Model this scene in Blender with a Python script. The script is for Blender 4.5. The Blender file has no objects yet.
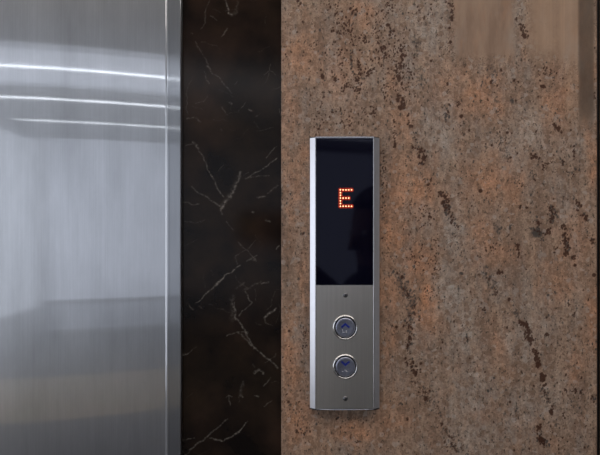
import bpy, bmesh, math, random
import numpy as np
from mathutils import Vector
random.seed(4); rng = np.random.default_rng(7)
S = .0011; D = .55; CH = 1.5; CEIL = 2.8
C = bpy.context.scene.collection

def P(px, py, depth=0.):
    """point at photo pixel on a plane 'depth' metres in front of the wall face"""
    k = S * (D - depth) / D
    return Vector(((px - 300) * k, -depth, CH + (227.5 - py) * k))

# ------------------------------------------------------------ materials
def mat(name):
    m = bpy.data.materials.new(name); m.use_nodes = True
    nt = m.node_tree; b = nt.nodes['Principled BSDF']
    return m, nt, b
def nd(nt, typ, **kw):
    n = nt.nodes.new(typ)
    for k, v in kw.items():
        if k.startswith('i_'):
            n.inputs[k[2:].replace('_', ' ')].default_value = v
        else: setattr(n, k, v)
    return n
def simple(name, col, rough=.5, metal=0., var=.06, scale=40, bump=0.):
    m, nt, b = mat(name)
    tc = nd(nt, 'ShaderNodeTexCoord')
    n = nd(nt, 'ShaderNodeTexNoise'); n.inputs['Scale'].default_value = scale; n.inputs['Detail'].default_value = 5
    nt.links.new(tc.outputs['Object'], n.inputs['Vector'])
    r = nd(nt, 'ShaderNodeValToRGB')
    r.color_ramp.elements[0].position = .3; r.color_ramp.elements[1].position = .7
    r.color_ramp.elements[0].color = [c * (1 - var) for c in col] + [1]
    r.color_ramp.elements[1].color = [min(1, c * (1 + var)) for c in col] + [1]
    nt.links.new(n.outputs['Fac'], r.inputs['Fac']); nt.links.new(r.outputs['Color'], b.inputs['Base Color'])
    b.inputs['Roughness'].default_value = rough; b.inputs['Metallic'].default_value = metal
    if bump:
        bp = nd(nt, 'ShaderNodeBump'); bp.inputs['Strength'].default_value = bump; bp.inputs['Distance'].default_value = .001
        nt.links.new(n.outputs['Fac'], bp.inputs['Height']); nt.links.new(bp.outputs['Normal'], b.inputs['Normal'])
    return m
def emis(name, col, s):
    m, nt, b = mat(name)
    b.inputs['Base Color'].default_value = (*[c * .5 for c in col], 1)
    b.inputs['Emission Color'].default_value = (*col, 1); b.inputs['Emission Strength'].default_value = s
    b.inputs['Roughness'].default_value = .6
    return m
def brushed(name, col, r1, r2, mixf=.5, streak=.05, smudge=.0):
    """vertically brushed stainless steel: sharp up-down, smeared sideways, with hand smudges"""
    m, nt, b = mat(name)
    tc = nd(nt, 'ShaderNodeTexCoord')
    mp = nd(nt, 'ShaderNodeMapping'); mp.inputs['Scale'].default_value = (900, 900, 9)
    nt.links.new(tc.outputs['Object'], mp.inputs['Vector'])
    n = nd(nt, 'ShaderNodeTexNoise'); n.inputs['Scale'].default_value = 1; n.inputs['Detail'].default_value = 4
    nt.links.new(mp.outputs['Vector'], n.inputs['Vector'])
    mp2 = nd(nt, 'ShaderNodeMapping'); mp2.inputs['Scale'].default_value = (26, 26, 7)
    nt.links.new(tc.outputs['Object'], mp2.inputs['Vector'])
    n2 = nd(nt, 'ShaderNodeTexNoise'); n2.inputs['Scale'].default_value = 1; n2.inputs['Detail'].default_value = 6; n2.inputs['Roughness'].default_value = .62
    nt.links.new(mp2.outputs['Vector'], n2.inputs['Vector'])
    r = nd(nt, 'ShaderNodeValToRGB')
    r.color_ramp.elements[0].position = .25; r.color_ramp.elements[1].position = .75
    r.color_ramp.elements[0].color = [c * (1 - streak) for c in col] + [1]
    r.color_ramp.elements[1].color = [min(1, c * (1 + streak)) for c in col] + [1]
    nt.links.new(n.outputs['Fac'], r.inputs['Fac'])
    mx = nd(nt, 'ShaderNodeMix', data_type='RGBA', blend_type='MULTIPLY')
    mx.inputs['Factor'].default_value = 1
    r2r = nd(nt, 'ShaderNodeMapRange'); r2r.inputs['From Min'].default_value = .3; r2r.inputs['From Max'].default_value = .7
    r2r.inputs['To Min'].default_value = 1 - smudge; r2r.inputs['To Max'].default_value = 1 + smudge * .4
    nt.links.new(n2.outputs['Fac'], r2r.inputs['Value'])
    nt.links.new(r.outputs['Color'], mx.inputs['A']); nt.links.new(r2r.outputs['Result'], mx.inputs['B'])
    tg = nd(nt, 'ShaderNodeTangent', direction_type='UV_MAP')
    b2 = nd(nt, 'ShaderNodeBsdfPrincipled')
    for q, (rr, an) in ((b, r1), (b2, r2)):
        q.inputs['Metallic'].default_value = 1; q.inputs['Roughness'].default_value = rr
        q.inputs['Anisotropic'].default_value = an
        nt.links.new(mx.outputs['Result'], q.inputs['Base Color']); nt.links.new(tg.outputs['Tangent'], q.inputs['Tangent'])
    ms = nd(nt, 'ShaderNodeMixShader'); ms.inputs['Fac'].default_value = mixf
    nt.links.new(b.outputs[0], ms.inputs[1]); nt.links.new(b2.outputs[0], ms.inputs[2])
    nt.links.new(ms.outputs[0], nt.nodes['Material Output'].inputs['Surface'])
    return m

M = {}
M['steel'] = brushed('brushed_steel', (.64, .655, .685), (.055, 1.), (.34, .9), .66, .05, .17)
M['edge'] = brushed('steel_edge', (.44, .455, .48), (.08, 1.), (.34, .9), .68, .04, .04)
M['plate'] = brushed('plate_steel', (.74, .71, .67), (.28, .4), (.46, .3), .5, .05, .05)
M['alu'] = simple('satin_aluminium', (.74, .74, .78), .28, 1., .03, 200)
M['lip'] = simple('polished_lip', (.62, .62, .64), .22, 1., .02, 200)
M['chrome'] = simple('button_ring_chrome', (.80, .80, .80), .16, 1., .02, 300)
M['cap'] = simple('button_metal', (.42, .44, .54), .36, 1., .18, 500)
M['capdark'] = simple('dark_gap', (.015, .015, .016), .5)
M['blue'] = simple('blue_arrow', (.010, .025, .26), .4, 0, .05)
M['screw'] = simple('screw_steel', (.22, .22, .23), .35, 1.)
M['glass'] = simple('black_display_glass', (.0028, .0027, .0090), .05, 0, .05)
M['glass'].node_tree.nodes['Principled BSDF'].inputs['IOR'].default_value = 1.34
M['glass'].node_tree.nodes['Principled BSDF'].inputs['Specular Tint'].default_value = (.75, .78, 1, 1)
M['led'] = emis('led_core', (1., .52, .28), 3.4)
M['ledhalo'] = emis('led_halo', (1., .05, .006), .05)  # scattered red halo around each LED, put in as dim emission
M['white'] = simple('white_paint', (.5, .5, .5), .8, 0, .03, 3)
M['ceil'] = simple('ceiling_paint', (.42, .425, .43), .85, 0, .03, 3)
M['frame'] = simple('window_frame_metal', (.2, .2, .21), .4, .6)
M['black'] = simple('black_plastic', (.012, .012, .013), .35)
M['tube'] = emis('lamp_tube', (.93, .96, 1.), 6.)
M['tubedim'] = emis('lamp_tube_dim', (.93, .96, 1.), 4.2)
M['diffuser'] = emis('lamp_diffuser', (.84, .89, 1.), .82)
M['added_soft_edge'] = emis('soft_edge_glow', (.84, .89, 1.), .42)  # added dim glow, softens the reflected edge of the ceiling panel
M['near_fill'] = emis('added_near_fill', (1., .93, .86), 2.6)  # added fill light for the granite, source not seen
M['sky_front'] = emis('frosted_daylight_front', (.83, .88, 1.), .50)
M['glow_low'] = emis('added_low_glow', (.83, .88, 1.), .17)  # added dim glow below the far window, softens its reflected edge
M['glow_side'] = emis('added_side_glow', (.86, .91, 1.), .54)  # added dim glow on the left wall, brightens the steel reflection
M['sky_left'] = emis('frosted_daylight_left', (.86, .91, 1.), 1.3)

def floor_mat():
    m, nt, b = mat('stone_floor')
    tc = nd(nt, 'ShaderNodeTexCoord')
    mp = nd(nt, 'ShaderNodeMapping'); mp.inputs['Rotation'].default_value = (0, 0, math.radians(19.6))
    nt.links.new(tc.outputs['Object'], mp.inputs['Vector'])
    sp = nd(nt, 'ShaderNodeSeparateXYZ'); nt.links.new(mp.outputs['Vector'], sp.inputs['Vector'])
    n = nd(nt, 'ShaderNodeTexNoise'); n.inputs['Scale'].default_value = 2.2; n.inputs['Detail'].default_value = 6
    nt.links.new(mp.outputs['Vector'], n.inputs['Vector'])
    # bands of stone across the lobby (distance from the lift wall)
    r = nd(nt, 'ShaderNodeValToRGB'); r.color_ramp.interpolation = 'CONSTANT'
    mr = nd(nt, 'ShaderNodeMapRange'); mr.inputs['From Min'].default_value = -10; mr.inputs['From Max'].default_value = 0
    nt.links.new(sp.outputs['Y'], mr.inputs['Value']); nt.links.new(mr.outputs['Result'], r.inputs['Fac'])
    e = r.color_ramp.elements
    e[0].position = 0; e[0].color = (.17, .17, .17, 1)
    e[1].position = .3; e[1].color = (.13, .12, .11, 1)
    for y, c in ((-5.30, (.08, .07, .065, 1)), (-5.0, (.44, .32, .16, 1)), (-3.76, (.07, .06, .055, 1))):
        q = e.new(1 + y / 10); q.color = c
    mx = nd(nt, 'ShaderNodeMix', data_type='RGBA', blend_type='MULTIPLY'); mx.inputs['Factor'].default_value = .35
    nt.links.new(r.outputs['Color'], mx.inputs['A']); nt.links.new(n.outputs['Color'], mx.inputs['B'])
    nt.links.new(mx.outputs['Result'], b.inputs['Base Color']); b.inputs['Roughness'].default_value = .3
    return m
M['floor'] = floor_mat()

def granite():
    m, nt, b = mat('tan_granite')
    L = nt.links.new
    tc = nd(nt, 'ShaderNodeTexCoord')
    a = nd(nt, 'ShaderNodeAttribute', attribute_name='stone'); a2 = nd(nt, 'ShaderNodeAttribute', attribute_name='fleck')
    s1 = nd(nt, 'ShaderNodeSeparateColor'); L(a.outputs['Color'], s1.inputs[0])   # R orange G grey B warm-smooth
    s2 = nd(nt, 'ShaderNodeSeparateColor'); L(a2.outputs['Color'], s2.inputs[0])  # R brown fleck G grey-black fleck B smooth
    def noise(scale, stretch, det=4, rough=.6, off=0, rot=0.):
        mp = nd(nt, 'ShaderNodeMapping'); mp.inputs['Scale'].default_value = stretch; mp.inputs['Location'].default_value = (off, off, off)
        mp.inputs['Rotation'].default_value = (0, rot, 0)
        L(tc.outputs['Object'], mp.inputs['Vector'])
        n = nd(nt, 'ShaderNodeTexNoise'); n.inputs['Scale'].default_value = scale; n.inputs['Detail'].default_value = det; n.inputs['Roughness'].default_value = rough
        L(mp.outputs['Vector'], n.inputs['Vector']); return n.outputs['Fac']
    def rng_(v, a0, a1, b0=0., b1=1.):
        r = nd(nt, 'ShaderNodeMapRange'); r.inputs['From Min'].default_value = a0; r.inputs['From Max'].default_value = a1
        r.inputs['To Min'].default_value = b0; r.inputs['To Max'].default_value = b1
        L(v, r.inputs['Value']); return r.outputs['Result']
    def mth(op, x, y):
        n = nd(nt, 'ShaderNodeMath', operation=op)
        for i, v in enumerate((x, y)):
            if isinstance(v, (int, float)): n.inputs[i].default_value = v
            else: L(v, n.inputs[i])
        n.use_clamp = op in ('ADD', 'SUBTRACT'); return n.outputs[0]
    def mix(fac, A, B, bt='MIX'):
        n = nd(nt, 'ShaderNodeMix', data_type='RGBA', blend_type=bt)
        for k, v in (('Factor', fac), ('A', A), ('B', B)):
            if isinstance(v, (int, float)): n.inputs[k].default_value = v
            elif isinstance(v, tuple): n.inputs[k].default_value = (*v, 1)
            else: L(v, n.inputs[k])
        return n.outputs['Result']
    rough_amt = mth('SUBTRACT', 1., s2.outputs[2])
    col = mix(rng_(noise(1, (60, 60, 14), 5, .6, 3, .12), .35, .65), (.250, .165, .120), (.390, .270, .195))
    col = mix(mth('MULTIPLY', rng_(noise(1, (40, 40, 12), 5, .65, 11, .15), .50, .68), .6), col, (.33, .285, .25))
    col = mix(mth('MULTIPLY', rng_(noise(1, (55, 55, 20), 5, .65, 23), .52, .70), .42), col, (.50, .265, .155))
    ora = mth('MULTIPLY', s1.outputs[0], rng_(noise(120, (1, 1, .6), 4, .7, 5), .28, .54, .3, 1.2))
    col = mix(ora, col, (.58, .28, .15))
    gry = mth('MULTIPLY', s1.outputs[1], rng_(noise(130, (1, 1, .6), 4, .7, 9), .32, .60, .1, .9))
    col = mix(gry, col, (.455, .405, .36))
    # crystal grain
    v = nd(nt, 'ShaderNodeTexVoronoi'); v.inputs['Scale'].default_value = 620; L(tc.outputs['Object'], v.inputs['Vector'])
    sv = nd(nt, 'ShaderNodeSeparateColor'); L(v.outputs['Color'], sv.inputs[0])
    g = nd(nt, 'ShaderNodeCombineColor')
    gv = mth('MULTIPLY', rng_(sv.outputs[0], 0, 1, .74, 1.22), rng_(noise(170, (1, 1, .45), 5, .75, 41), .34, .66, .66, 1.34))
    for i in range(3): L(gv, g.inputs[i])
    col = mix(mth('MULTIPLY', rough_amt, .85), col, mix(1., col, g.outputs[0], 'MULTIPLY'))
    v3 = nd(nt, 'ShaderNodeTexVoronoi'); v3.inputs['Scale'].default_value = 260; L(tc.outputs['Object'], v3.inputs['Vector'])
    sv3 = nd(nt, 'ShaderNodeSeparateColor'); L(v3.outputs['Color'], sv3.inputs[0])
    col = mix(mth('MULTIPLY', rough_amt, mth('MULTIPLY', rng_(sv3.outputs[1], .80, .86), .5)), col, (.20, .12, .08))
    col = mix(mth('MULTIPLY', rough_amt, mth('MULTIPLY', rng_(sv3.outputs[2], .93, .96), .3)), col, (.52, .47, .43))
    # small dark specks all over
    sp = rng_(noise(330, (1, 1, .6), 3, .6, 31), .585, .65)
    col = mix(mth('MULTIPLY', mth('MULTIPLY', sp, rough_amt), .8), col, (.055, .045, .035))
    sm = mix(rng_(noise(1, (320, 1, 3), 3, .6, 2), .3, .7), (.40, .265, .185), (.52, .345, .225))
    col = mix(s1.outputs[2], col, sm)
    # placed flecks, with ragged edges
    jag = rng_(noise(520, (1, 1, .8), 4, .7, 77), .3, .7, .35, 1.25)
    col = mix(mth('MULTIPLY', rng_(mth('MULTIPLY', s2.outputs[1], jag), .12, .50), .88), col, (.060, .055, .052))
    col = mix(mth('MULTIPLY', rng_(mth('MULTIPLY', s2.outputs[0], jag), .12, .45), .92), col, (.058, .022, .012))
    L(col, b.inputs['Base Color'])
    b.inputs['Roughness'].default_value = .38; b.inputs['Specular IOR Level'].default_value = .2
    return m
M['granite'] = granite()

def marble():
    m, nt, b = mat('dark_marble')
    L = nt.links.new
    tc = nd(nt, 'ShaderNodeTexCoord')
    a = nd(nt, 'ShaderNodeAttribute', attribute_name='vein')
    s1 = nd(nt, 'ShaderNodeSeparateColor'); L(a.outputs['Color'], s1.inputs[0])
    n = nd(nt, 'ShaderNodeTexNoise'); n.inputs['Scale'].default_value = 22; n.inputs['Detail'].default_value = 6; n.inputs['Roughness'].default_value = .6
    L(tc.outputs['Object'], n.inputs['Vector'])
    r = nd(nt, 'ShaderNodeValToRGB'); e = r.color_ramp.elements
    e[0].position = .35; e[0].color = (.006, .0042, .0038, 1); e[1].position = .68; e[1].color = (.022, .0135, .0085, 1)
    L(n.outputs['Fac'], r.inputs['Fac'])
    n3 = nd(nt, 'ShaderNodeTexNoise'); n3.inputs['Scale'].default_value = 420; n3.inputs['Detail'].default_value = 3
    L(tc.outputs['Object'], n3.inputs['Vector'])
    mr = nd(nt, 'ShaderNodeMapRange'); mr.inputs['From Min'].default_value = .38; mr.inputs['From Max'].default_value = .62; mr.inputs['To Min'].default_value = .15
    L(n3.outputs['Fac'], mr.inputs['Value'])
    mu = nd(nt, 'ShaderNodeMath', operation='MULTIPLY'); L(s1.outputs[0], mu.inputs[0]); L(mr.outputs['Result'], mu.inputs[1])
    mx = nd(nt, 'ShaderNodeMix', data_type='RGBA'); L(mu.outputs[0], mx.inputs['Factor']); L(r.outputs['Color'], mx.inputs['A'])
    mx.inputs['B'].default_value = (.36, .32, .28, 1)
    mx2 = nd(nt, 'ShaderNodeMix', data_type='RGBA'); L(s1.outputs[1], mx2.inputs['Factor']); L(mx.outputs['Result'], mx2.inputs['A'])
    mx2.inputs['B'].default_value = (.11, .06, .04, 1)
    L(mx2.outputs['Result'], b.inputs['Base Color'])
    b.inputs['Roughness'].default_value = .14; b.inputs['Specular IOR Level'].default_value = .22
    return m
M['marble'] = marble()

# ------------------------------------------------------------ mesh helpers
def link(o, parent=None):
    C.objects.link(o)
    if parent: o.parent = parent
    return o
def obj(name, bm, m, parent=None, smooth=False, loc=None):
    bmesh.ops.recalc_face_normals(bm, faces=bm.faces)
    me = bpy.data.meshes.new(name); bm.to_mesh(me); bm.free()
    me.materials.append(M[m] if isinstance(m, str) else m)
    if smooth: me.polygons.foreach_set('use_smooth', [True] * len(me.polygons))
    o = link(bpy.data.objects.new(name, me), parent)
    if loc: o.location = loc
    return o
def box(bm, lo, hi, bev=0):
    v = [bm.verts.new((x, y, z)) for x in (lo[0], hi[0]) for y in (lo[1], hi[1]) for z in (lo[2], hi[2])]
    fs = [bm.faces.new([v[i] for i in f]) for f in ((0,1,3,2),(4,6,7,5),(0,4,5,1),(2,3,7,6),(0,2,6,4),(1,5,7,3))]
    if bev:
        es = list({e for f in fs for e in f.edges})
        bmesh.ops.bevel(bm, geom=es, offset=bev, segments=2, affect='EDGES')
    return bm
def prism(bm, prof, z0, z1):
    """closed (x, y) profile extruded up z"""
    a = [bm.verts.new((x, y, z0)) for x, y in prof]; b = [bm.verts.new((x, y, z1)) for x, y in prof]
    n = len(prof)
    for i in range(n): bm.faces.new((a[i], a[(i+1) % n], b[(i+1) % n], b[i]))
    bm.faces.new(a[::-1]); bm.faces.new(b)
    return bm
def lathe_y(bm, prof, cx, cz, seg=48):
    """profile of (radius, depth in front of wall) turned about the y axis"""
    rings = []
    for r, d in prof:
        if r < 1e-7: rings.append([bm.verts.new((cx, -d, cz))])
        else: rings.append([bm.verts.new((cx + r * math.cos(2*math.pi*k/seg), -d, cz + r * math.sin(2*math.pi*k/seg))) for k in range(seg)])
    for A, B in zip(rings, rings[1:]):
        for k in range(seg):
            q = (k+1) % seg
            if len(A) == 1 and len(B) == 1: continue
            if len(A) == 1: bm.faces.new((A[0], B[k], B[q]))
            elif len(B) == 1: bm.faces.new((A[k], B[0], A[q]))
            else: bm.faces.new((A[k], B[k], B[q], A[q]))
    return bm
def uvxz(o):
    me = o.data; uv = me.uv_layers.new(name='UVMap')
    for lp in me.loops:
        c = me.vertices[lp.vertex_index].co; uv.data[lp.index].uv = (c.x + c.y * .3, c.z)
def kind(o, k='structure'): o['kind'] = k; return o

# ------------------------------------------------------------ granite wall (back)
def slab(name, xs, zs, y, th, m, attrs, edge=.0006):
    nx, nz = len(xs), len(zs)
    X, Z = np.meshgrid(xs, zs)
    Y = np.full_like(X, y)
    # eased long edges
    dl = np.minimum(X - xs[0], xs[-1] - X)
    Y += np.where(dl < edge, edge - dl, 0) * .9
    co = np.stack([X, Y, Z], -1).reshape(-1, 3)
    idx = np.arange(nx * nz).reshape(nz, nx)
    f = np.stack([idx[:-1, :-1], idx[:-1, 1:], idx[1:, 1:], idx[1:, :-1]], -1).reshape(-1, 4)
    # back + sides
    n0 = len(co)
    back = np.array([[xs[0], y+th, zs[0]], [xs[-1], y+th, zs[0]], [xs[-1], y+th, zs[-1]], [xs[0], y+th, zs[-1]]])
    co = np.vstack([co, back])
    me = bpy.data.meshes.new(name)
    bottom = list(idx[0, :]); top = list(idx[-1, :]); left = list(idx[:, 0]); right = list(idx[:, -1])
    polys = [tuple(map(int, q)) for q in f]
    polys += [tuple(map(int, [n0, n0+1] + bottom[::-1])), tuple(map(int, [n0+3] + top + [n0+2])),
              tuple(map(int, [n0] + left + [n0+3])), tuple(map(int, [n0+2] + right[::-1] + [n0+1])), (n0+3, n0+2, n0+1, n0)]
    me.from_pydata([tuple(c) for c in co.tolist()], [], polys)
    for an, A in attrs.items():
        at = me.attributes.new(an, 'FLOAT_COLOR', 'POINT')
        buf = np.zeros((len(co), 4), np.float32); buf[:, 3] = 1
        buf[:n0, :3] = A.reshape(-1, 3)
        at.data.foreach_set('color', buf.ravel())
    me.materials.append(M[m]); me.validate(); me.update()
    me.polygons.foreach_set('use_smooth', [i < len(f) for i in range(len(me.polygons))])
    return link(bpy.data.objects.new(name, me))

def zgrid(step, top=-25, bot=480):
    ys = np.arange(bot, top, -step)                       # pixel rows, bottom to top
    zf = CH + (227.5 - ys) * S
    return np.concatenate([[0., .4, .8, zf[0] - .05, zf[0] - .02], zf, [zf[-1] + .02, zf[-1] + .05, 2., 2.4, CEIL]])

GX0, GX1 = 281.2, 597.6
pxs = np.linspace(GX0, GX1, 390)
xs = (pxs - 300) * S
xs = np.concatenate([[xs[0]], [xs[0] + .0004], xs[1:-1], [xs[-1] - .0004], [xs[-1]]])
xs = np.unique(xs)
zs = zgrid(.85)
PX = xs / S + 300; PY = 227.5 - (zs - CH) / S
GXX, GYY = np.meshgrid(PX, PY)
def vnoise(x, y, seed):
    r = np.random.default_rng(seed).random((64, 64))
    xi = np.floor(x).astype(int); yi = np.floor(y).astype(int); fx = x - xi; fy = y - yi
    fx = fx*fx*(3-2*fx); fy = fy*fy*(3-2*fy)
    g = lambda a, b: r[a % 64, b % 64]
    return (g(xi, yi)*(1-fx)+g(xi+1, yi)*fx)*(1-fy)+(g(xi, yi+1)*(1-fx)+g(xi+1, yi+1)*fx)*fy
def fbm(x, y, seed, o=4):
    return sum(vnoise(x*2**k, y*2**k, seed+k) * .5**k for k in range(o)) / (2 - .5**(o-1))
WX = GXX + (fbm(GXX/14, GYY/14, 1)-.5)*22; WY = GYY + (fbm(GXX/14, GYY/14, 9)-.5)*26
def blob(A, x, y, rx, ry, w, rot=0., X=WX, Y=WY, p=1.):
    dx = X - x; dy = Y - y; c, s = math.cos(rot), math.sin(rot)
    u = (dx*c + dy*s)/rx; v = (-dx*s + dy*c)/ry
    np.maximum(A, w * np.exp(-(u*u + v*v)**p), out=A)
ora = np.zeros_like(GXX); gry = ora.copy(); warm = ora.copy(); brown = ora.copy(); dark = ora.copy(); smooth = ora.copy()
for q in ((296,46,16,16,.42),(300,62,20,20,.35),(288,95,7,60,.3),(340,78,16,32,.38),(362,12,14,20,.35),(405,122,12,20,.3),
          (402,190,14,34,.55),(422,196,17,22,.62),(392,235,15,30,.55),(418,262,16,22,.6),(427,298,12,16,.95),(424,318,14,14,.6),
          (388,292,14,22,.42),(478,92,22,20,.52),(494,104,12,14,.4),(492,178,24,24,.5),(515,190,12,20,.35),(482,240,14,26,.4),(560,98,14,36,.4),
          (500,255,20,10,.35),(592,160,6,30,.5),(575,240,18,26,.35),(591,320,8,40,.42),(300,420,16,26,.5),(290,360,8,36,.5),(356,428,20,14,.5),
          (390,420,20,16,.32),(388,350,8,30,.3),(483,412,14,8,.35),(500,345,12,20,.3),(562,280,18,24,.32),(294,200,8,40,.4),
          (303,280,6,40,.3),(480,365,10,10,.2),(575,365,12,18,.3),(400,88,12,16,.25),(445,88,14,20,.3),(588,60,6,20,.3),(300,160,8,16,.4)):
    blob(ora, *q)
for q in ((430,22,20,40,.6),(350,95,18,18,.4),(442,128,16,36,.65),(455,232,14,30,.75),(450,292,18,34,.85),(462,335,18,34,.8),(478,390,18,40,.7),
          (470,440,26,22,.6),(530,132,22,22,.75),(512,150,20,18,.5),(515,340,14,22,.55),(545,318,18,24,.5),(520,410,16,26,.55),(556,400,18,30,.45),
          (452,410,12,20,.5),(408,60,16,30,.4),(425,220,10,18,.45),(458,200,10,20,.5),(572,150,18,14,.45),(585,195,8,16,.3),(425,350,14,14,.4),
          (390,10,16,16,.4),(322,100,14,24,.3),(565,215,14,18,.25),(500,290,10,18,.4)):
    blob(gry, *q)
# calm, almost fleckless field and warm straight-grained streaks up at the right
def soft(a, lo, hi, w): return 1/(1+np.exp(-(a-lo)/w)) * 1/(1+np.exp((a-hi)/w))
calm = soft(GXX, 455, 514 + (GYY-20)*.05, 1.8) * soft(GYY, -200, 56, 2.2)
grain = soft(GXX, 531, 561, 2.5) * soft(GYY, -200, 56, 5)
grain2 = soft(GXX, 560, 578.5, .6) * soft(GYY, -200, 58, 3)
strip = soft(GXX, 578.7, 594, .5) * soft(GYY, -200, 122, 6)
smooth = np.clip(calm + grain*.75 + grain2*.9 + strip*.85, 0, 1)
warm = np.clip(calm*.16 + grain*.62 + grain2*.42 + soft(GXX, 566, 578.3, .5)*soft(GYY, 55, 125, 8)*.30, 0, 1)
stone_dark = strip * .42
# fleck trails: (points, spread px, count, min r, max r, brown share)
def trail(pts, spread, n, r0, r1, br=1., amp=1.):
    pts = [Vector(p) for p in pts]
    seg = [(b-a).length for a, b in zip(pts, pts[1:])] or [0]
    tot = sum(seg) or 1
    for _ in range(int(n*1.5)):
        t = random.random() * tot; p = pts[0]
        for a, b, l in zip(pts, pts[1:], seg):
            if t <= l: p = a.lerp(b, t/l if l else 0); break
            t -= l
        x = p.x + random.gauss(0, spread); y = p.y + random.gauss(0, spread*1.1)
        r = (r0 + (r1-r0)*random.random()**2)*.66
        one(x, y, r, r*random.uniform(.9, 1.7), random.uniform(-.6, .6), random.random() < br, amp*random.uniform(.75, 1))
def one(x, y, rx, ry, rot, isb=True, amp=1.):
    i0, i1 = np.searchsorted(PX, [x-3*ry-2*rx-2, x+3*ry+2*rx+2]); j = np.where(np.abs(PY-y) < 3*(ry+rx)+2)[0]
    if not len(j) or i1 <= i0: return
    sl = (slice(j[0], j[-1]+1), slice(i0, i1))
    A = (brown if isb else dark)
    sub = A[sl]; blob(sub, x, y, rx, ry, amp, rot, GXX[sl], GYY[sl], 1.4); A[sl] = sub
T = trail
T([(330,0),(336,20)], 7, 30, .6, 1.6); T([(372,10),(378,70)], 5, 60, .5, 1.5); T([(395,30),(410,100)], 8, 90, .5, 1.4); T([(338,60),(355,100)], 9, 50, .5, 1.5); T([(343,18),(348,36)], 4, 26, .8, 1.9); T([(338,55),(342,50)], 5, 16, .8, 1.7, .8); T([(362,38),(366,42)], 2.6, 12, .9, 1.8)
T([(334,28),(332,32)], 1, 4, 1, 1.8); T([(352,50),(351,62),(353,72),(356,80)], .7, 26, .8, 1.4, .35); T([(357,58),(360,70),(358,80)], 1., 20, .9, 1.7, .9)
T([(355,48),(352,30)], 4, 16, .6, 1.4); T([(370,68),(372,72)], 2.2, 10, 1, 1.7); one(322.5,76.5,1.9,2.9,-.3); one(321,70,1.2,1.3,0); one(335,79,1.5,2.3,.4)
T([(345,88),(347,84)], 2, 10, .9, 1.8); T([(358,90),(360,84)], 2.4, 12, .8, 1.7); T([(312,46),(315,44)], 2, 5, .8, 1.3)
T([(298,3),(299,0)], 1.8, 6, 1, 2, .8); T([(350,8),(356,14)], 3, 12, .8, 1.9, .7); one(350.5,8.5,1.6,1.5,0); T([(384,12),(392,2)], 3, 16, .8, 1.5)
T([(320,120),(318,100)], 4, 14, .6, 1.3); T([(345,110),(347,130)], 4, 26, .7, 1.5); T([(330,110),(334,130)], 3, 12, .6, 1.3); T([(317,124),(320,130)],2,6,.8,1.6)
T([(373,115),(374,105)], 1.6, 12, .8, 1.8); T([(360,100),(366,120)], 3, 12, .6, 1.3)
one(388,25,2.4,1.7,0); T([(391,30),(392,38)], 1.6, 12, 1, 2.2, .4); T([(383,46),(385,58)], 1.8, 18, .9, 1.9); T([(401,42),(402,58),(398,72),(402,86)], 2.6, 54, .8, 1.8)
one(399,78,2.2,3,0); T([(417,38),(418,54)], 2.4, 34, 1, 2, .0, .62); T([(421,66),(421,90)], 2.4, 36, 1, 2, .0, .6); T([(408,68),(412,74)], 1.6, 10, .8, 1.5)
T([(385,85),(388,100)], 3, 18, .8, 1.6); T([(400,96),(402,104),(400,109)], 1.9, 26, 1.2, 2.3); T([(408,112),(409,124)], .7, 10, .9, 1.5); one(411,126,2.2,1.8,.3)
T([(394,118),(395,148)], .8, 14, .7, 1.6); one(395,145,1.5,3,0); T([(412,128),(416,148)], 2, 14, .6, 1.4, .5); T([(388,60),(392,90)], 5, 24, .5, 1.2)
T([(410,15),(430,5)], 8, 22, .5, 1.3); T([(386,12),(380,30)], 5, 12, .5, 1.2); T([(428,8),(425,20)], 2, 8, .6, 1.3)
T([(446,0),(452,6),(453,22)], 1.0, 20, 1, 1.8, .9); one(452,18,1.7,3.2,.1,True); one(449.5,28,1.3,1.4,0); one(450.5,42,1.5,1.6,0); T([(448,36),(454,55)], 1.4, 12, .6, 1.3)
T([(438,40),(446,58)], 4, 14, .6, 1.3,.6); one(431,61,1.3,1.4,0); T([(446,68),(452,76)], 2, 8, .8, 1.5, .2, .7); one(447.5,84,1.3,2,0)
T([(447,105),(447,120)], 1.6, 18, .9, 1.8, .3); one(461.3,116.3,1.9,2,0); T([(458,103),(460,104)], 1, 4, .9, 1.4)
T([(416,147),(422,156),(424,160),(420,166)], 2.2, 28, 1, 1.9, .85); one(423.8,158,2.3,3.2,0); T([(420,168),(424,182),(430,190)], .9, 14, .5, 1.1, .5)
T([(432,178),(428,186)], .8, 6, .8, 1.4); T([(439,192),(442,196),(449,200)], 1.6, 20, 1.1, 2); T([(444,202),(449,216)], 1.8, 28, 1.2, 2.1, .5); T([(450,214),(456,226)], 2, 18, .9, 1.6, .7)
T([(425,208),(432,222)], 3, 22, .7, 1.5, .9); one(429.5,216.5,1.3,1.6,0); T([(427,184),(428,186)], .6, 4, 1, 1.5); one(480.5,191,2,2,0); T([(455,232),(463,256)], 3, 30, .6, 1.5, .3, .8)
T([(382,165),(383,215)], 3, 40, .7, 1.8, .7, .8); T([(386,225),(388,260)], 4, 34, .7, 1.6, .7, .7); T([(384,150),(383,180)], 1.8, 22, .8, 1.8, .5, .8); T([(410,205),(420,232)], 6, 24, .6, 1.3, .8)
T([(412,246),(420,268)], 5, 22, .6, 1.4, .8); T([(422,240),(424,242)], 1.8, 7, .8, 1.7, .1, .7); T([(435,238),(436,262)], 2, 14, .7, 1.4); T([(425,264),(440,270)], 3, 14, .7, 1.5)
T([(391,272),(398,276),(403,286),(410,296),(413,310)], 2.8, 90, 1, 2.4, .12, .72); one(402,277,1.7,2,0); T([(411,312),(412,318)], 2.6, 22, 1, 2.2, .1, .7)
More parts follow.
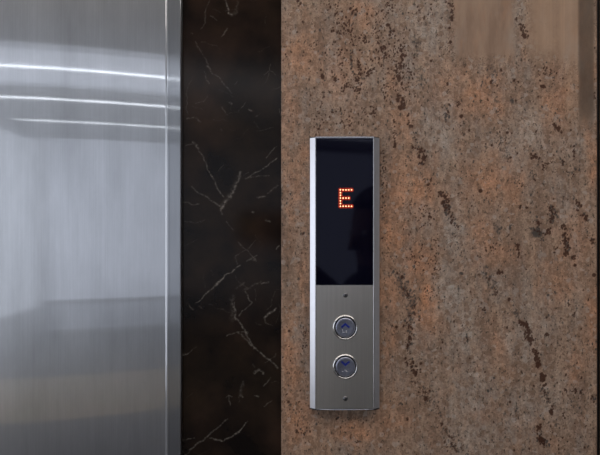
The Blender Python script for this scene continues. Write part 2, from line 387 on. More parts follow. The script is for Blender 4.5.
T([(406,322),(409,340),(407,350)], 2.2, 36, .9, 1.9, .5); one(396.5,327,1.4,1.6,0); one(409.5,338,1.6,2.4,0); T([(382,312),(394,330),(396,345)], 1.2, 26, .6, 1.2, .3, .7)
T([(408,356),(416,374)], 2.6, 26, .9, 1.9, .8); one(415.5,374,1.8,2.4,0); one(421,363.5,1.5,1.3,0); T([(416,380),(428,398),(437,410),(446,432),(455,450)], 3.4, 120, .8, 2., .35, .62)
one(425.5,399,2,2.2,0); one(407.5,419,1.2,2,0); T([(420,392),(430,400)], 3, 20, .7, 1.5, .8); T([(400,400),(403,414)], 1.5, 16, .6, 1.4,.6,.8); one(442,424,1.4,1.4,0); T([(452,438),(455,450)], 1.4, 14, .8, 1.7, .7, .8)
T([(466.8,332),(467,343)], .5, 9, .9, 1.4, .3); T([(424,285),(434,300)], 5, 14, .6, 1.3, .6); T([(444,286),(470,320)], 9, 26, .4, 1.1, .5, .8); one(461.5,273.5,2.4,1.5,.2,False); T([(483,306),(485,312)], 1.6, 8, .8, 1.4, .3)
T([(516.5,18),(521,26),(524,30)], 1.3, 16, 1, 1.8); T([(524,32),(527,38)], 1.4, 14, 1, 2); T([(515,44),(520,58)], 3, 14, .6, 1.2, .4, .7); T([(486,66),(496,72),(492,82)], 2.2, 34, .8, 1.5, .0, .7); one(491,82,1.3,2.3,.3)
T([(480,62),(520,80)], 8, 30, .5, 1.2, .4, .7); T([(513,80),(517,82)], 1.2, 7, 1, 1.6); T([(534,60),(556,84)], 5, 30, .6, 1.5, .8); one(543,86.5,3.2,1.8,.3); one(512,101,2.4,3.4,-.3,False,.7)
T([(496,96),(500,118)], 1.8, 16, .7, 1.4, .3, .7); T([(498,130),(500,142),(510,158)], 2.4, 44, .7, 1.5, .1, .72); one(507.3,132.6,1.6,1.4,0); one(510.5,157.5,1.4,1.4,0); T([(506,150),(515,140)], 3, 16, .6, 1.2, .2, .6)
T([(554,125),(557,128),(562,131)], .9, 12, 1.2, 2); one(555,125.5,1.9,1.7,0); T([(546,105),(552,118)], 3, 16, .7, 1.6, .2, .6); T([(533,155),(538,160)], 2, 14, 1, 1.8,.8); T([(540,166),(552,162)], 1.6, 12, .8, 1.4)
T([(562,160),(565,163)], 1.4, 10, 1, 2, .5); T([(566,170),(572,176),(574,168)], 1.6, 18, .8, 1.5, .3, .8); T([(574,146),(575,160)], 1, 12, .7, 1.5); T([(530,172),(533,178)], 2, 14, 1, 1.7, .1, .7); T([(516,178),(524,190)], 3, 12, .6, 1.3,.4)
one(526.8,207.7,1.7,1.3,0); T([(519,206),(520,208)], 1, 5, 1, 1.8, .8); T([(574,200),(578,204),(582,206)], 1., 12, 1.1, 1.9); T([(577,209),(578,210)], .5, 3, 1, 1.3); T([(583,215),(586,217)], 1.2, 10, 1.2, 2, .8)
T([(551,206),(553,214),(552,222)], 2, 34, 1, 1.9, .3); T([(538,220),(538,228)], 1.6, 14, 1, 2, .5, .8); one(537,233.5,5.6,4.2,.1,False,1.); T([(530,229),(544,234),(541,244)], 1.6, 26, .9, 1.8, .3); T([(549,229),(550,234)], 1, 8, 1.2, 2)
T([(563,225),(565,229)], 1, 10, 1.1, 1.8); T([(563,233),(565,240),(568,246),(565,256)], 1.6, 36, 1.1, 2.1, .75); T([(573,254),(574,259)], 1, 8, 1.1, 1.8); one(575,265.3,1.6,1.6,0); T([(592,238),(593,242)], 1.6, 10, 1, 2, .7)
T([(498,226),(499,232)], 2, 14, 1, 1.8, .0, .75); one(510,227,1.3,3,0,False,.8); T([(517,244),(519,258)], 1.2, 16, .8, 1.7); T([(490,244),(498,252)], 3, 10, .7, 1.5, .7); T([(555,248),(556,255)], 1.2, 5, .8, 1.4); T([(584,222),(586,232)],2,10,.7,1.4,.2,.7)
T([(478,268),(486,276),(491,282),(497,294)], 2.6, 56, 1, 2.1, .1, .66); T([(498,272),(500,273)], 1, 6, 1.2, 1.9); one(509,299.5,1.6,2,0); T([(512,308),(519,316)], 2, 22, .8, 1.5, .1, .7); T([(567,302),(569,306)], 1.6, 8, .8, 1.4, .4)
T([(520,322),(524,323),(528,328)], 1.5, 24, 1.2, 2.1); T([(527,330),(530,338),(531,343)], 1.6, 26, 1.2, 2.2); T([(533,350),(535,354),(538,360)], 1.1, 20, 1.3, 2.2); T([(538,362),(539,366)], 1.2, 12, 1.3, 2.1)
T([(542,374),(544,384)], 1.6, 28, 1.3, 2.3); T([(543,387),(546,396),(549,404)], 2.2, 34, .9, 1.8, .2, .75); T([(550,408),(552,414)], 1.4, 14, 1, 1.9); T([(538,424),(539,430)], 1.2, 12, 1, 1.8); T([(538,438),(545,443)], 2.4, 30, 1.2, 2.3, .5)
T([(546,334.5),(548,335)], .8, 5, 1.2, 1.7); one(548,295,1.5,1.4,0,False); T([(578,304),(576,312),(572,318)], .9, 16, .7, 1.4, .4, .8); one(594,275,2,2,0); T([(563,412),(564,416)], .9, 5, .9, 1.6); T([(555,420),(557,424)], 2, 14, 1, 2, .1, .6)
T([(566,390),(567,391)], .6, 4, 1, 1.6); T([(575,390),(576,394)], 1, 6, .9, 1.6); T([(582,388),(580,394)], 1, 7, .9, 1.6, .3); T([(572,400),(582,420)], 3.4, 34, .7, 1.5, .1, .6); T([(592,398),(596,402)], 1.6, 8, .9, 1.8, .4); T([(518,412),(522,424)], 3, 20, .8, 1.6, .5, .6)
one(494,360+18,1.2,1.2,0,False); one(485,372,1,1,0); one(488,391,1.4,1.5,0,False); one(510,402,1.3,1.3,0); T([(558,338),(564,360)], 3, 24, .7, 1.6, .3, .6); T([(590,12),(594,2)], 1.2, 6, 1, 1.8,.6); T([(593,94),(594,100)], .9, 8, 1.2, 2.0); one(593,72,1.2,1.2,0); T([(590,50),(596,48)],1,5,.8,1.4)
T([(288,340),(284,420)], 4, 26, .6, 1.3, .8); T([(306,330),(304,350)], 2, 12, .8, 1.5); T([(289,400),(310,430)], 8, 30, .6, 1.5, .6, .8); T([(302,426),(306,440)], 3, 12, .8, 1.6, .4); T([(340,435),(350,448)], 8, 16, .5, 1.3, .7)
T([(284,150),(304,300)], 5, 60, .5, 1.2, .7, .8); one(303,234,1.3,1.2,0); one(288.5,402,1.3,1.5,0); one(289,331,1.3,1.5,0)
for _ in range(3600):
    x = random.uniform(GX0, GX1); y = random.uniform(-20, 475)
    if vnoise(np.array(x/16.), np.array(y/30.), 5) < .45 and random.random() < .8: continue
    r = .42 + .75*random.random()**3
    one(x, y, r, r*random.uniform(1, 1.9), random.uniform(-.5, .5), random.random() < .6, random.uniform(.35, .9))
keep = 1 - smooth*.97
brown *= keep; dark *= keep
brown[:] = np.clip(brown, 0, 1)
out = ((GYY > 470) | (GYY < -20))
gry = np.clip(gry, 0, 1)
wall = slab('wall_back', xs, zs, 0., .03, 'granite', {
    'stone': np.stack([ora*(1-smooth*.5), gry*(1-smooth), warm], -1),
    'fleck': np.stack([brown, np.clip(dark, 0, 1), smooth], -1)}, edge=.0012)
# the darker polished stripe up the right edge belongs to the stone too
nt = M['granite'].node_tree
at = nd(nt, 'ShaderNodeAttribute', attribute_name='band'); bs = nt.nodes['Principled BSDF']
src = bs.inputs['Base Color'].links[0].from_socket
mxb = nd(nt, 'ShaderNodeMix', data_type='RGBA', blend_type='MIX')
nt.links.new(at.outputs['Fac'], mxb.inputs['Factor']); nt.links.new(src, mxb.inputs['A']); mxb.inputs['B'].default_value = (.095, .066, .048, 1)
nt.links.new(mxb.outputs['Result'], bs.inputs['Base Color'])
ba = wall.data.attributes.new('band', 'FLOAT', 'POINT')
bb = np.zeros(len(wall.data.vertices), np.float32); bb[:stone_dark.size] = (strip*.72).ravel(); ba.data.foreach_set('value', bb)
kind(wall)

# ------------------------------------------------------------ dark marble strip
mx_ = (np.linspace(180.4, 281.9, 160) - 300) * S
mz = zgrid(.65)
MPX = mx_ / S + 300; MPY = 227.5 - (mz - CH) / S
MXX, MYY = np.meshgrid(MPX, MPY)
MWX = MXX + (fbm(MXX/6, MYY/6, 21, 3)-.5)*3.6; MWY = MYY + (fbm(MXX/6, MYY/6, 31, 3)-.5)*3.6
vein = np.zeros_like(MXX); rust = vein.copy()
def vline(pts, w, a, a1=None, A=None):
    A = vein if A is None else A
    a1 = a if a1 is None else a1
    n = len(pts) - 1
    for i in range(n):
        (x0, y0), (x1, y1) = pts[i], pts[i+1]
        dx, dy = x1-x0, y1-y0; L2 = dx*dx+dy*dy+1e-9
        t = np.clip(((MWX-x0)*dx+(MWY-y0)*dy)/L2, 0, 1)
        d2 = (MWX-x0-t*dx)**2+(MWY-y0-t*dy)**2
        amp = a + (a1-a)*(i+t)/n
        np.maximum(A, amp*np.exp(-d2/(w*w*.45)), out=A)
V = vline
V([(224.6,-3),(226,5),(228,10.5),(231,12)], .8, .45, .7); V([(231,12),(236,10),(237,0)], 2.2, .12); V([(208,-2),(203.5,10),(205,21),(200,27)], .7, .22)
V([(194,39.6),(203.5,55),(207.5,66),(219.4,79),(230,91)], .6, .28, .3); V([(205,64),(210,69)], .8, .35); V([(192,76),(185,92),(186.4,114)], .6, .2); V([(209,13),(216,18)], .6, .3)
V([(226,26),(221,35)], .8, .28); V([(203,70),(208,82)], .6, .25); V([(228.5,102),(229.5,103)], 1.1, .7); V([(248,108),(252,108.5)], .8, .5); V([(251,108),(253,109)], 1., .3, A=rust)
V([(221,106),(226,114)], .6, .28); V([(238,110),(246,102)], .5, .25); V([(186,118),(193,116),(200,120)], .7, .4); V([(190,31),(192,32)], .7, .4); V([(195,102),(203,100),(206,94)], .6, .18)
V([(183,146),(193,142.4)], .6, .3); V([(192,141),(195,143.5)], 1.1, .5); V([(194,143),(200,151),(207.5,170),(222,196.5)], .7, .5, .42); V([(191,187),(202,195),(216.7,204.4),(221,207)], .8, .28, .55)
V([(240,172),(236.5,183),(232.6,192.6),(225,199),(220.7,208)], 1.7, .38, .62); V([(238,176),(233,190)], 3., .16); V([(228,196),(221,206)], 2.8, .25); V([(221,206),(221,214)], .9, .3)
V([(245,177.5),(260,170),(276,158)], .7, .3, .5); V([(266,157),(276,145)], .6, .25); V([(247,177),(268,175)], .6, .25); V([(181,202),(197,204.5)], .7, .28); V([(183,221),(198,223),(204,220)], .6, .16)
V([(257.6,196.8),(264,197)], .8, .6); V([(267,193),(277,185)], .7, .28); V([(252,211),(253.5,212)], .9, .55); V([(265,220),(269,222)], .8, .4); V([(226,222),(232,230)], .5, .22)
V([(220,128),(221,129)], .8, .4); V([(194,304),(205,294.6)], .6, .25, .5); V([(204,295),(220.7,280),(224,275)], .9, .55, .75); V([(224,275),(230,273.5),(239,265.6)], .8, .65, .5)
V([(236.5,242),(247,251),(256,261.7)], .6, .28); V([(255,240),(247,250),(236,256),(236,265)], .5, .2); V([(247,262),(256,256)], .8, .3); V([(251,259),(254,261)], 1.6, .22)
V([(244.4,292),(251,304),(239,315.8)], .7, .35); V([(233.9,302.6),(235.2,317),(244.4,331.6),(253.7,350)], .9, .5, .4); V([(232,298),(232,320)], 3.2, .12); V([(232,304),(236,320)], 1.4, .34); V([(243,291),(250,288),(261,282)], 1.2, .18)
V([(263.5,319),(276,310)], 1., .7, .6); V([(264,319),(265,324),(272,326)], .6, .25); V([(226,337),(236,333),(248,333)], .6, .25, .4); V([(245,333),(247,334)], 1.1, .6); V([(276,249),(279,246)], .7, .5); V([(186,304),(192,311)], .7, .4); V([(198,307),(201,309)], .7, .35)
V([(262,284),(267,283)], .8, .4); V([(181,357),(187,354)], .8, .6); V([(187,354),(194.3,348)], .6, .25); V([(238,334),(242,336.3),(252.3,348)], 1., .35); V([(252.3,348),(265.5,358.7),(277.4,369.3)], .8, .45, .65)
V([(265,364),(276,356)], .5, .22); V([(254,375),(258,371),(263,373),(262,376)], 1.1, .42); V([(252,366),(254,369)], .8, .45); V([(243,384),(241,390),(240.5,398)], 1.8, .16); V([(241,396),(243,399)], .9, .45)
V([(254,397),(258,397.5)], .8, .5); V([(263,387),(271,379)], .6, .35); V([(225,400),(228,397),(232,398)], .6, .4); V([(228,398),(230,406)], .6, .28); V([(263,408),(271,402)], .6, .3)
V([(187,453),(207.5,438),(227,420.7)], .75, .35, .25); V([(208,441),(223,443),(235,436.6)], .7, .35, .8); V([(233,437.5),(238,434)], .9, .7); V([(238,434),(247,424.7)], .7, .6); V([(182,442),(193,440)], .6, .35)
V([(182,458),(190,452)], .6, .3); V([(236,290),(244,283)], 1.2, .15); V([(183,246),(196,240)], .5, .1)
for k in range(46):
    x = random.uniform(182, 280); y = random.uniform(-20, 470); a = random.uniform(0, 6.28); l = random.uniform(4, 22)
    pts = [(x, y)]
    for j in range(3):
        a += random.uniform(-.6, .6); pts.append((pts[-1][0]+l/3*math.cos(a), pts[-1][1]+l/3*math.sin(a)))
    vline(pts, .5, random.uniform(.05, .17))
cloud = np.clip((fbm(MXX/40, MYY/40, 55)-.5)*3, 0, 1)*.16
ms = slab('trim_2', mx_, mz, .006, .02, 'marble', {'vein': np.stack([np.clip(vein, 0, 1)*1., np.clip(rust+cloud, 0, 1), vein*0], -1)}, edge=.0003)
kind(ms)

# ------------------------------------------------------------ steel lift surround
def steel_strip(name, prof, m, curve_z=True):
    bm = bmesh.new(); prism(bm, prof, .0, 2.3)
    o = obj(name, bm, m); uvxz(o); return kind(o)
X = lambda px: (px - 300) * S
# broad face panel; its right end turns over in a small rounded lip
face = [(-1.0, .02), (-1.0, .0052)]
for k in range(25):
    x = -.36 + (X(165.2) + .36) * k / 24
    face.append((x, .13*min(X(165.2) - x, .2)**2))
face += [(X(165.6), -.0001), (X(166.2), -.0005), (X(166.8), -.0010), (X(167.3), -.0012), (X(168.1), -.0012), (X(168.1), .02)]
dp = steel_strip('door_1', face, 'steel')
es = [(X(168.12), .02), (X(168.12), -.0012), (X(169.9), -.00115), (X(170.1), -.0010), (X(180.3), -.0009),
      (X(181.0), -.0003), (X(181.15), .004), (X(181.15), .02)]
tr = steel_strip('trim_1', es, 'edge')

# wall behind everything, joint to the right, next granite slab
def wbox(name, lo, hi, m):
    bm = bmesh.new(); box(bm, lo, hi); return kind(obj(name, bm, m))
wbox('trim_3', (X(597.7), .012, 0), (X(606), .03, CEIL), 'black')
bm = bmesh.new(); box(bm, (X(606.2), 0, 0), (3.2, .03, CEIL)); o = kind(obj('wall_right', bm, 'granite'))
o.name = 'wall_back_right'
wbox('wall_back_left', (-4.0, 0, 0), (-1.001, .03, CEIL), 'granite')
wbox('wall_back_top', (-1.0, 0.0, 2.3), (X(180.3), .03, CEIL), 'granite')
wbox('wall_back_core', (-4.0, .031, 0), (3.2, .15, CEIL), 'white')

# ------------------------------------------------------------ the lobby behind the camera
YAW = .356
far = lambda x: -(7.55 + YAW * x)
XL, XR = -4.0, 3.2
def polyslab(name, pts, z0, z1, m):
    bm = bmesh.new(); prism(bm, pts, z0, z1); return kind(obj(name, bm, m))
foot = [(XL-.15, .15), (XR+.15, .15), (XR+.15, far(XR+.15)-.15), (XL-.15, far(XL-.15)-.15)]
polyslab('floor', foot, -.1, 0, 'floor'); polyslab('ceiling', foot, CEIL, CEIL+.1, 'ceil')
def rect_hole_wall(name, p0, p1, holes, m, th=.12, side=1):
    """upright wall from p0 to p1 with rectangular holes (u0,u1,z0,z1)"""
    d = Vector((p1[0]-p0[0], p1[1]-p0[1])); Ln = d.length; u = d/Ln; n = Vector((-u.y, u.x))*side
    bm = bmesh.new()
    us = sorted({0, Ln, *[h[0] for h in holes], *[h[1] for h in holes]}); zz = sorted({0, CEIL, *[h[2] for h in holes], *[h[3] for h in holes]})
    for a, b in zip(us, us[1:]):
        for c, e in zip(zz, zz[1:]):
            if any(h[0] <= a and b <= h[1] and h[2] <= c and e <= h[3] for h in holes): continue
            v = []
            for (uu, t) in ((a, 0), (b, 0), (b, th), (a, th)):
                q = Vector(p0) + u*uu + n*t; v.append((q.x, q.y))
            lo = [bm.verts.new((*q, c)) for q in v]; hi = [bm.verts.new((*q, e)) for q in v]
            for i in range(4): bm.faces.new((lo[i], lo[(i+1) % 4], hi[(i+1) % 4], hi[i]))
            bm.faces.new(lo[::-1]); bm.faces.new(hi)
    o = kind(obj(name, bm, m)); return o, u, n
def window(name, p0, u, n, h, bars, glow, sillz=True):
    root = bpy.data.objects.new(name, None); link(root); kind(root)
    b = Vector((p0[0], p0[1])) + u*h[0] + n*.05; root.location = (b.x, b.y, h[2])
    root.rotation_euler.z = math.atan2(u.y, u.x)
    W, H = h[1]-h[0], h[3]-h[2]; sg = 1 if n.dot(Vector((-u.y, u.x))) > 0 else -1
    bm = bmesh.new(); t = .022
    for lo, hi in (((0,-.03,0),(W,.03,t)), ((0,-.03,H-t),(W,.03,H)), ((0,-.03,t),(t,.03,H-t)), ((W-t,-.03,t),(W,.03,H-t))): box(bm, lo, hi)
    for k in range(1, bars): box(bm, (W*k/bars-.02, -.025, t), (W*k/bars+.02, .025, H-t))
    obj('window_frame', bm, 'white', root)
    bm = bmesh.new(); box(bm, (t, sg*.026, t), (W-t, sg*.034, H-t)); obj('pane', bm, glow, root)
fl = (XL, far(XL)); fr = (XR, far(XR))
w, u, n = rect_hole_wall('wall_front', fl, fr, [(.01, 7.2, .46, 2.78), (.01, 7.2, .04, .45)], 'white', side=-1)
window('window_1', fl, u, n, (.01, 7.2, .46, 2.78), 2, 'sky_front')
window('added_glow_low', fl, u, n, (.01, 7.2, .04, .45), 2, 'glow_low')  # added glowing band, fades the window's lower edge in the steel
w, u, n = rect_hole_wall('wall_left', (XL, -.001), (XL, far(XL)), [(.5, 4.6, .04, 2.6), (4.66, 6.11, .40, 2.7)], 'white', side=-1)
window('window_2', (XL, -.001), u, n, (.5, 4.6, .04, 2.6), 1, 'sky_left')
window('added_glow_side', (XL, -.001), u, n, (4.66, 6.11, .40, 2.7), 1, 'glow_side')  # added dim glowing area, lifts the left end of the steel reflection
rect_hole_wall('wall_right', (XR, -.001), (XR, far(XR)), [], 'white', side=1)

# ceiling battens (seen mirrored in the steel)
def lamp(d0, tube_m, label, diffuser=None):
    """d0: mirrored distance at x=0"""
    ang = math.atan(-YAW); y = -(d0 - D)
    root = bpy.data.objects.new('ceiling_light', None); link(root)
    root['label'] = label; root['category'] = 'ceiling light'
    root.location = (-.6, y + .6*YAW, CEIL); root.rotation_euler.z = ang
    L = 3.35
    bm = bmesh.new(); hw = .03
    if diffuser: box(bm, (-L, diffuser[0]-.02, -.05), (L, diffuser[1]+.02, 0)); hz = .05
    else: box(bm, (-L, -hw, -.03), (L, hw, 0)); hz = .03
    obj('housing', bm, 'ceil', root)
    if diffuser:
        bm = bmesh.new(); box(bm, (-L+.02, diffuser[0]+.13, -.056), (L-.02, diffuser[1]-.12, -.0505)); obj('diffuser', bm, 'diffuser', root); hz = .056
        for a, b in ((diffuser[0], diffuser[0]+.129), (diffuser[1]-.119, diffuser[1])):  # strips added on both sides so the mirrored band fades out softly
            o = obj('added_soft_edge', box(bmesh.new(), (-L+.02, a, -.056), (L-.02, b, -.0505)), 'added_soft_edge', root); o['label'] = 'dim strip added to soften the reflected edge of the glowing panel'
    bm = bmesh.new()
    r = bmesh.ops.create_cone(bm, cap_ends=True, segments=14, radius1=.0055, radius2=.0055, depth=2*L-.1)
    for v in bm.verts: v.co = Vector((v.co.z, v.co.x, v.co.y - hz - .009))
    obj('tube', bm, tube_m, root, True)
    for k in (-1, 1):
        obj('lamp_holder', box(bmesh.new(), (k*(L-.03)-.02, -.018, -hz-.028), (k*(L-.03)+.02, .018, -hz)), 'ceil', root)
lk = (CEIL-.07-CH)/(1.3)
lamp(4.52, 'tube', 'tube lamp across a wide glowing ceiling panel nearest the lift wall', (-.60, .52))
lamp(5.72, 'tube', 'bare tube lamp on the ceiling, middle one of the three')
lamp(6.90, 'tubedim', 'bare tube lamp on the ceiling nearest the far window')

root = bpy.data.objects.new('added_fill_panel', None); link(root); root.location = (-.4, -.88, CEIL)  # added unseen fill panel that brightens the granite from above
root['label'] = 'unseen flat ceiling panel added to brighten the lift wall'; root['category'] = 'ceiling light'
obj('housing', box(bmesh.new(), (-2.4, -.46, -.03), (2.4, .46, 0)), 'ceil', root)
obj('diffuser', box(bmesh.new(), (-2.36, -.42, -.036), (2.36, .42, -.0305)), 'near_fill', root)

# ------------------------------------------------------------ call panel
panel = bpy.data.objects.new('lift_call_panel', None); link(panel)
panel['label'] = 'aluminium lift call panel with lit letter and two round buttons on tan granite'
panel['category'] = 'lift call panel'
panel.location = P(345, 273, 0)
PL = panel.location.copy()
def part(name, bm, m, parent=panel, smooth=False):
    org = PL if parent is panel else Vector((0, 0, 0))
    for v in bm.verts: v.co -= PL
    return obj(name, bm, m, parent, smooth)
ZT, ZB = P(0, 137.2, .0095).z, P(0, 409.2, .0095).z
def PXd(px, d): return (P(px, 0, d).x, -d)
prof = [PXd(310.2, 0), PXd(309.9, .0056), PXd(310.1, .0062), PXd(314.7, .0093), PXd(315.3, .0096), PXd(316., .0096), PXd(316., .0080),
        PXd(373.2, .0080), PXd(373.2, .0096), PXd(374.3, .0096), PXd(374.8, .0093), PXd(379.3, .0062), PXd(379.6, .0056), PXd(379.4, 0)]
part('housing', prism(bmesh.new(), prof, ZB+.0004, ZT-.0004), 'alu')
# polished rims along both sides of the face
for a, b in ((315.25, 316.0), (373.15, 374.35)):
    part('side_rim', prism(bmesh.new(), [PXd((a+b)/2 - math.cos(q*math.pi/8)*(b-a)/2, .0094 + .0008*math.sin(q*math.pi/8)) for q in range(9)], ZB+.0006, ZT-.0006), 'lip')
def capprof(g):
    return [PXd(310.6+g, 0), PXd(310.5+g, .0054), PXd(315.3+g, .0089), PXd(374.4-g, .0089), PXd(379.0-g, .0054), PXd(378.9-g, 0)]
part('end_cap', prism(bmesh.new(), capprof(0), ZT-.0004, ZT+.0006), 'black')
part('end_cap', prism(bmesh.new(), capprof(0), ZB-.0012, ZB+.0004), 'black')
part('face_rim', box(bmesh.new(), (P(315.6,0,.0098).x, -.0100, ZT-.0006), (P(374,0,.0098).x, -.0082, ZT+.0006), .0001), 'lip')
# lower rim bows outward slightly
bm = bmesh.new(); pf = []
for k in range(17):
    t = k/16; px = 316 + 57.5*t; pf.append((P(px,0,.0098).x, ZB - .0002 - .0007*math.sin(math.pi*t)))
lo = [bm.verts.new((x, -.0101, z)) for x, z in pf]; hi = [bm.verts.new((x, -.0098, ZB+.0004)) for x, z in pf]
lo2 = [bm.verts.new((x, -.0082, z)) for x, z in pf]; hi2 = [bm.verts.new((x, -.0082, ZB+.0004)) for x, z in pf]
for i in range(16):
    for q in ((lo[i],lo[i+1],hi[i+1],hi[i]), (lo2[i+1],lo2[i],hi2[i],hi2[i+1]), (lo[i+1],lo[i],lo2[i],lo2[i+1]), (hi[i],hi[i+1],hi2[i+1],hi2[i])): bm.faces.new(q)
for i in (0, 16): bm.faces.new((lo[i], lo2[i], hi2[i], hi[i]))
part('face_rim', bm, 'lip')
FD = .0095
def rect(px0, px1, py0, py1, d0, d1, bev=0):
    a = P(px0, py1, d1); b = P(px1, py0, d1)
    return box(bmesh.new(), (a.x, -d1, a.z), (b.x, -d0, b.z), bev)
part('display_window', rect(316.1, 373.1, 138.2, 285, .0078, .0096), 'glass')
pl = part('button_plate', rect(316.1, 373.1, 285.25, 408.6, .0078, .0095, .0001), 'plate'); uvxz(pl)
# the lit letter E: 5 x 7 matrix of round LEDs
bits = [(c, r) for r in range(7) for c in range(5) if c == 0 or r in (0, 6) or (r == 3 and c < 4)]
lens = bmesh.new()  # halo discs: glow around the LEDs as emissive geometry
ledm = []
for c, r in bits:
    p = P(340.4 + c*2.78, 189.9 + r*2.72, .0097)
    lathe_y(lens, [(0, .00968), (.0023, .00968), (.00232, .00962)], p.x, p.z, 16)
    ledm.append(p)
let = part('lit_letter_field', lens, 'ledhalo')
let['label'] = 'dim red glow of the lamps behind the letter E'
for p in ledm:
    bm = bmesh.new(); lathe_y(bm, [(.00068, .00969), (.0006, .0101), (.0004, .0103), (0, .01035)], p.x, p.z, 14)
    o = part('led_dot', bm, 'led', smooth=True)
for py in (295.2, 398.6):
    p = P(345.5, py, FD)
    bm = lathe_y(bmesh.new(), [(.0026, .0094), (.0026, .00965), (.0022, .0101), (.0010, .0103), (0, .0103)], p.x, p.z, 24)
    sc = part('screw', bm, 'screw', smooth=True)
    bm = box(bmesh.new(), (p.x-.0003, -.01038, p.z-.0013), (p.x+.0003, -.0102, p.z+.0013))
    part('screw_slot', bm, 'capdark', sc)
def button(py, up):
    p = P(345.3, py, FD)
    seat = part('call_button', lathe_y(bmesh.new(), [(0, .0098), (.0082, .01035), (.0094, .01040), (.0104, .0101), (.0106, .0094)], p.x, p.z, 56), 'cap', smooth=True)
    seat['label'] = 'round brushed button with a blue %s arrow, %s one' % (('up', 'upper') if up else ('down', 'lower'))
    part('button_gap', lathe_y(bmesh.new(), [(.0106, .0096), (.0118, .0096)], p.x, p.z, 56), 'capdark', seat)
    part('button_ring', lathe_y(bmesh.new(), [(.0116, .0094), (.0116, .0101), (.0121, .0108), (.0127, .0108), (.0134, .0102), (.0136, .0094)], p.x, p.z, 64), 'chrome', seat, True)
    # chevron arrow
    sgn = 1 if up else -1
    a, t, hgt = .0050, .0013, .0044
    cz = p.z + .0030
    out = [(-a, -hgt/2), (0, hgt/2), (a, -hgt/2), (a-.0014, -hgt/2-.0013), (0, hgt/2-t-.0013), (-a+.0014, -hgt/2-.0013)]
    bm = bmesh.new(); fr_ = [bm.verts.new((p.x+x, -.01062, cz + sgn*z)) for x, z in out]; bk = [bm.verts.new((p.x+x, -.0099, cz + sgn*z)) for x, z in out]
    bm.faces.new((fr_[0], fr_[1], fr_[4], fr_[5])); bm.faces.new((fr_[1], fr_[2], fr_[3], fr_[4]))
    bm.faces.new((bk[0], bk[5], bk[4], bk[1])); bm.faces.new((bk[1], bk[4], bk[3], bk[2]))
    for i in range(6): bm.faces.new((fr_[i], fr_[(i+1) % 6], bk[(i+1) % 6], bk[i]))
    ar = part('arrow', bm, 'blue', seat); ar['label'] = 'blue %s arrow' % ('up' if up else 'down')
    # raised braille dots
    dots = [(-3, -2), (-3, -3.6), (-3, -5.2), (1, -3.6), (1, -5.2), (-1.4, -5.2)] if up else [(-3, -5), (-.2, -3.6), (1.2, -3.6), (1.2, -5), (2.6, -5)]
    for x, z in dots:
        bm = lathe_y(bmesh.new(), [(.0005, .0100), (.00045, .0105), (.00025, .0107), (0, .01075)], p.x + x*.001, p.z + z*.001, 10)
        part('braille_dot', bm, 'chrome', seat, True)
button(327.5, True); button(366.7, False)

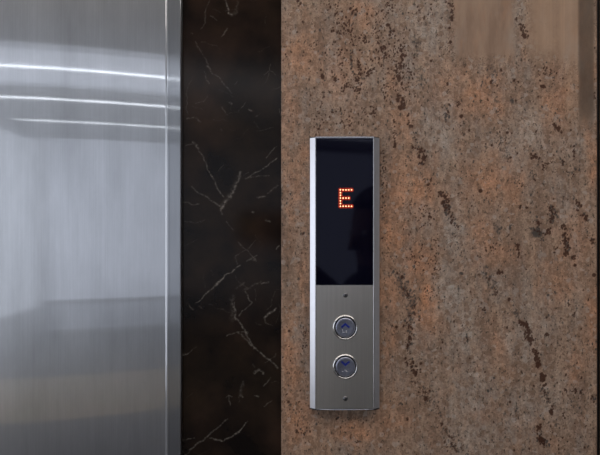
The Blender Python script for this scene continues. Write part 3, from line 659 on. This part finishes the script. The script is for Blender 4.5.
# ------------------------------------------------------------ photographer, mirrored in the black display
SKIN = simple('skin', (.35, .2, .14), .5); CLOTH = simple('dark_jacket', (.012, .012, .014), .85); TROU = simple('dark_trousers', (.015, .015, .02), .85); HAIR = simple('black_hair', (.008, .007, .007), .5)
def person(cx, cy, H, yaw, hand):
    """standing figure; right hand raised to 'hand' (world)"""
    k = H/1.72
    V_, E_, R_ = [], [], []
    def v(x, y, z, r, par=None, r2=None):
        V_.append((x*k, y*k, z*k)); R_.append((r*k, (r2 or r)*k))
        if par is not None: E_.append((par, len(V_)-1))
        return len(V_)-1
    pel = v(0, 0, .95, .155, None, .11); wa = v(0, 0, 1.08, .135, pel, .10); ch = v(0, .0, 1.27, .155, wa, .115)
    nb = v(0, .0, 1.42, .09, ch, .075); nk = v(0, .01, 1.48, .052, nb); hd = v(0, .03, 1.56, .072, nk, .085); ht = v(0, .025, 1.64, .074, hd, .09); v(0, .01, 1.69, .045, ht)
    c, s = math.cos(-yaw), math.sin(-yaw)
    hx, hy, hz = (hand[0]-cx, hand[1]-cy, hand[2]); hl = ((hx*c - hy*s)/k, (hx*s + hy*c)/k, hz/k)
    def handf(w, dirv, side):
        d = Vector(dirv).normalized(); up = Vector((0, 0, 1)) if abs(d.z) < .8 else Vector((0, 1, 0))
        sd = d.cross(up).normalized(); w = Vector(V_[w])/k, w
        pal = w[0] + d*.06; pi = v(*pal, .026, w[1], .018)
        for j in range(4):
            off = sd*(-.027+.018*j); b0 = pal + d*.028 + off; cur = up*(-.006)
            a = v(*b0, .0095, pi); ln = (.030, .036, .034, .026)[j]
            a = v(*(b0 + d*ln + cur), .0085, a); v(*(b0 + d*ln*1.7 + cur*4), .0075, a)
        t0 = v(*(w[0] + d*.03 + sd*side*.03), .012, w[1]); v(*(w[0] + d*.065 + sd*side*.052), .010, t0)
    # left arm down, right arm to the phone
    sh = v(-.15, 0, 1.40, .062, nb); el = v(-.215, -.02, 1.13, .043, sh); wr = v(-.22, .05, .90, .028, el); handf(wr, (0.02, .12, -1), 1)
    sh = v(.15, 0, 1.40, .062, nb)
    S_ = Vector((.15, 0, 1.40)); Hn = Vector(hl); dd = Hn - S_; L = dd.length
    mid = S_ + dd*.5; drop = math.sqrt(max(.0, .27**2 - (L/2)**2)); elp = mid + Vector((.05, -.03, -max(drop, .05)))
    el = v(*elp, .043, sh); dn = (Hn-elp).normalized(); wp = Hn - dn*.11; wr = v(*wp, .028, el); handf(wr, dn, -1)
    for sx in (-1, 1):
        hp = v(sx*.09, 0, .88, .088, pel); kn = v(sx*.10, .01, .49, .058, hp); an = v(sx*.105, -.02, .09, .038, kn)
        t = v(sx*.11, .09, .035, .036, an, .03); v(sx*.115, .17, .025, .03, t, .02)
    me = bpy.data.meshes.new('body'); me.from_pydata(V_, E_, []); o = bpy.data.objects.new('person', me); C.objects.link(o)
    sk = o.modifiers.new('skin', 'SKIN'); sk.use_smooth_shade = True
    for i, (a, b) in enumerate(R_):
        q = me.skin_vertices[0].data[i]; q.radius = (a, b); q.use_root = (i == 0)
    ss = o.modifiers.new('sub', 'SUBSURF'); ss.levels = 2; ss.render_levels = 2
    dg = bpy.context.evaluated_depsgraph_get(); dg.update()
    m2 = bpy.data.meshes.new_from_object(o.evaluated_get(dg)); o.modifiers.clear(); o.data = m2; m2.name = 'body'
    m2.materials.clear()
    for mm in (SKIN, CLOTH, TROU): m2.materials.append(mm)
    wv = Vector(V_[wr]); wl = Vector((-.22*k, .05*k, .90*k))
    for p in m2.polygons:
        c_ = p.center; mi = 1
        if c_.z > 1.475*k and abs(c_.x) < .12*k and c_.y < .2*k: mi = 0
        elif c_.z < .95*k: mi = 2
        if (c_-wv).length < .2*k and (c_-wv).dot(dn) > 0: mi = 0
        if (c_-wl).length < .24*k and c_.z < .90*k and c_.x < -.17*k: mi = 0
        p.material_index = mi; p.use_smooth = True
    zmin = min(q.co.z for q in m2.vertices)
    for q in m2.vertices: q.co.z -= zmin if q.co.z < .2 else 0
    o.location = (cx, cy, 0.001); o.rotation_euler.z = yaw
    o['label'] = 'person in dark jacket and trousers holding up a phone, mirrored in the black display'; o['category'] = 'person'
    # hair cap, face features
    bm = bmesh.new(); bmesh.ops.create_uvsphere(bm, u_segments=28, v_segments=18, radius=1)
    for q in bm.verts:
        x, y, z = q.co
        f = 1.0 if y < .35 or z > .45 else .72
        q.co = Vector((x*.090*f, .012 + y*.108*f, 1.60 + z*.118*(1.05 if z > 0 else 1.5 if y < .1 else .7)))*k
    obj('hair', bm, HAIR, o, True)
    for sx in (-1, 1):
        bm = bmesh.new(); bmesh.ops.create_uvsphere(bm, u_segments=12, v_segments=8, radius=.011*k)
        for q in bm.verts: q.co += Vector((sx*.030, .092, 1.58))*k
        obj('eye', bm, simple('eye_white', (.6, .6, .58), .3) if sx < 0 else bpy.data.materials['eye_white'], o, True)
    bm = bmesh.new(); bmesh.ops.create_cone(bm, cap_ends=True, segments=10, radius1=.016*k, radius2=.006*k, depth=.045*k)
    for q in bm.verts: q.co += Vector((0, .112, 1.555))*k
    obj('nose', bm, SKIN, o, True)
    return o
person(.235, -.86, 1.615, math.radians(62), (-.045, -.585, 1.468))
bm = box(bmesh.new(), (-.142, -.566, 1.463), (.012, -.558, 1.537), .003)
ph = obj('phone', bm, 'black'); ph['label'] = 'black phone held sideways in the right hand of the person'; ph['category'] = 'phone'

# ------------------------------------------------------------ camera, world, view
cam = bpy.data.cameras.new('camera'); co = bpy.data.objects.new('camera', cam); link(co)
co.location = (0, -D, CH); co.rotation_euler = (math.pi/2, 0, 0); cam.sensor_width = 36; cam.lens = 36 * (D/S) / 600; cam.clip_start = .002
bpy.context.scene.camera = co
wd = bpy.data.worlds.new('world'); bpy.context.scene.world = wd; wd.use_nodes = True
wd.node_tree.nodes['Background'].inputs[0].default_value = (.6, .75, 1, 1); wd.node_tree.nodes['Background'].inputs[1].default_value = .3
vs = bpy.context.scene.view_settings; vs.view_transform = 'Standard'; vs.look = 'None'; vs.gamma = 1; vs.exposure = 0; vs.use_curve_mapping = False
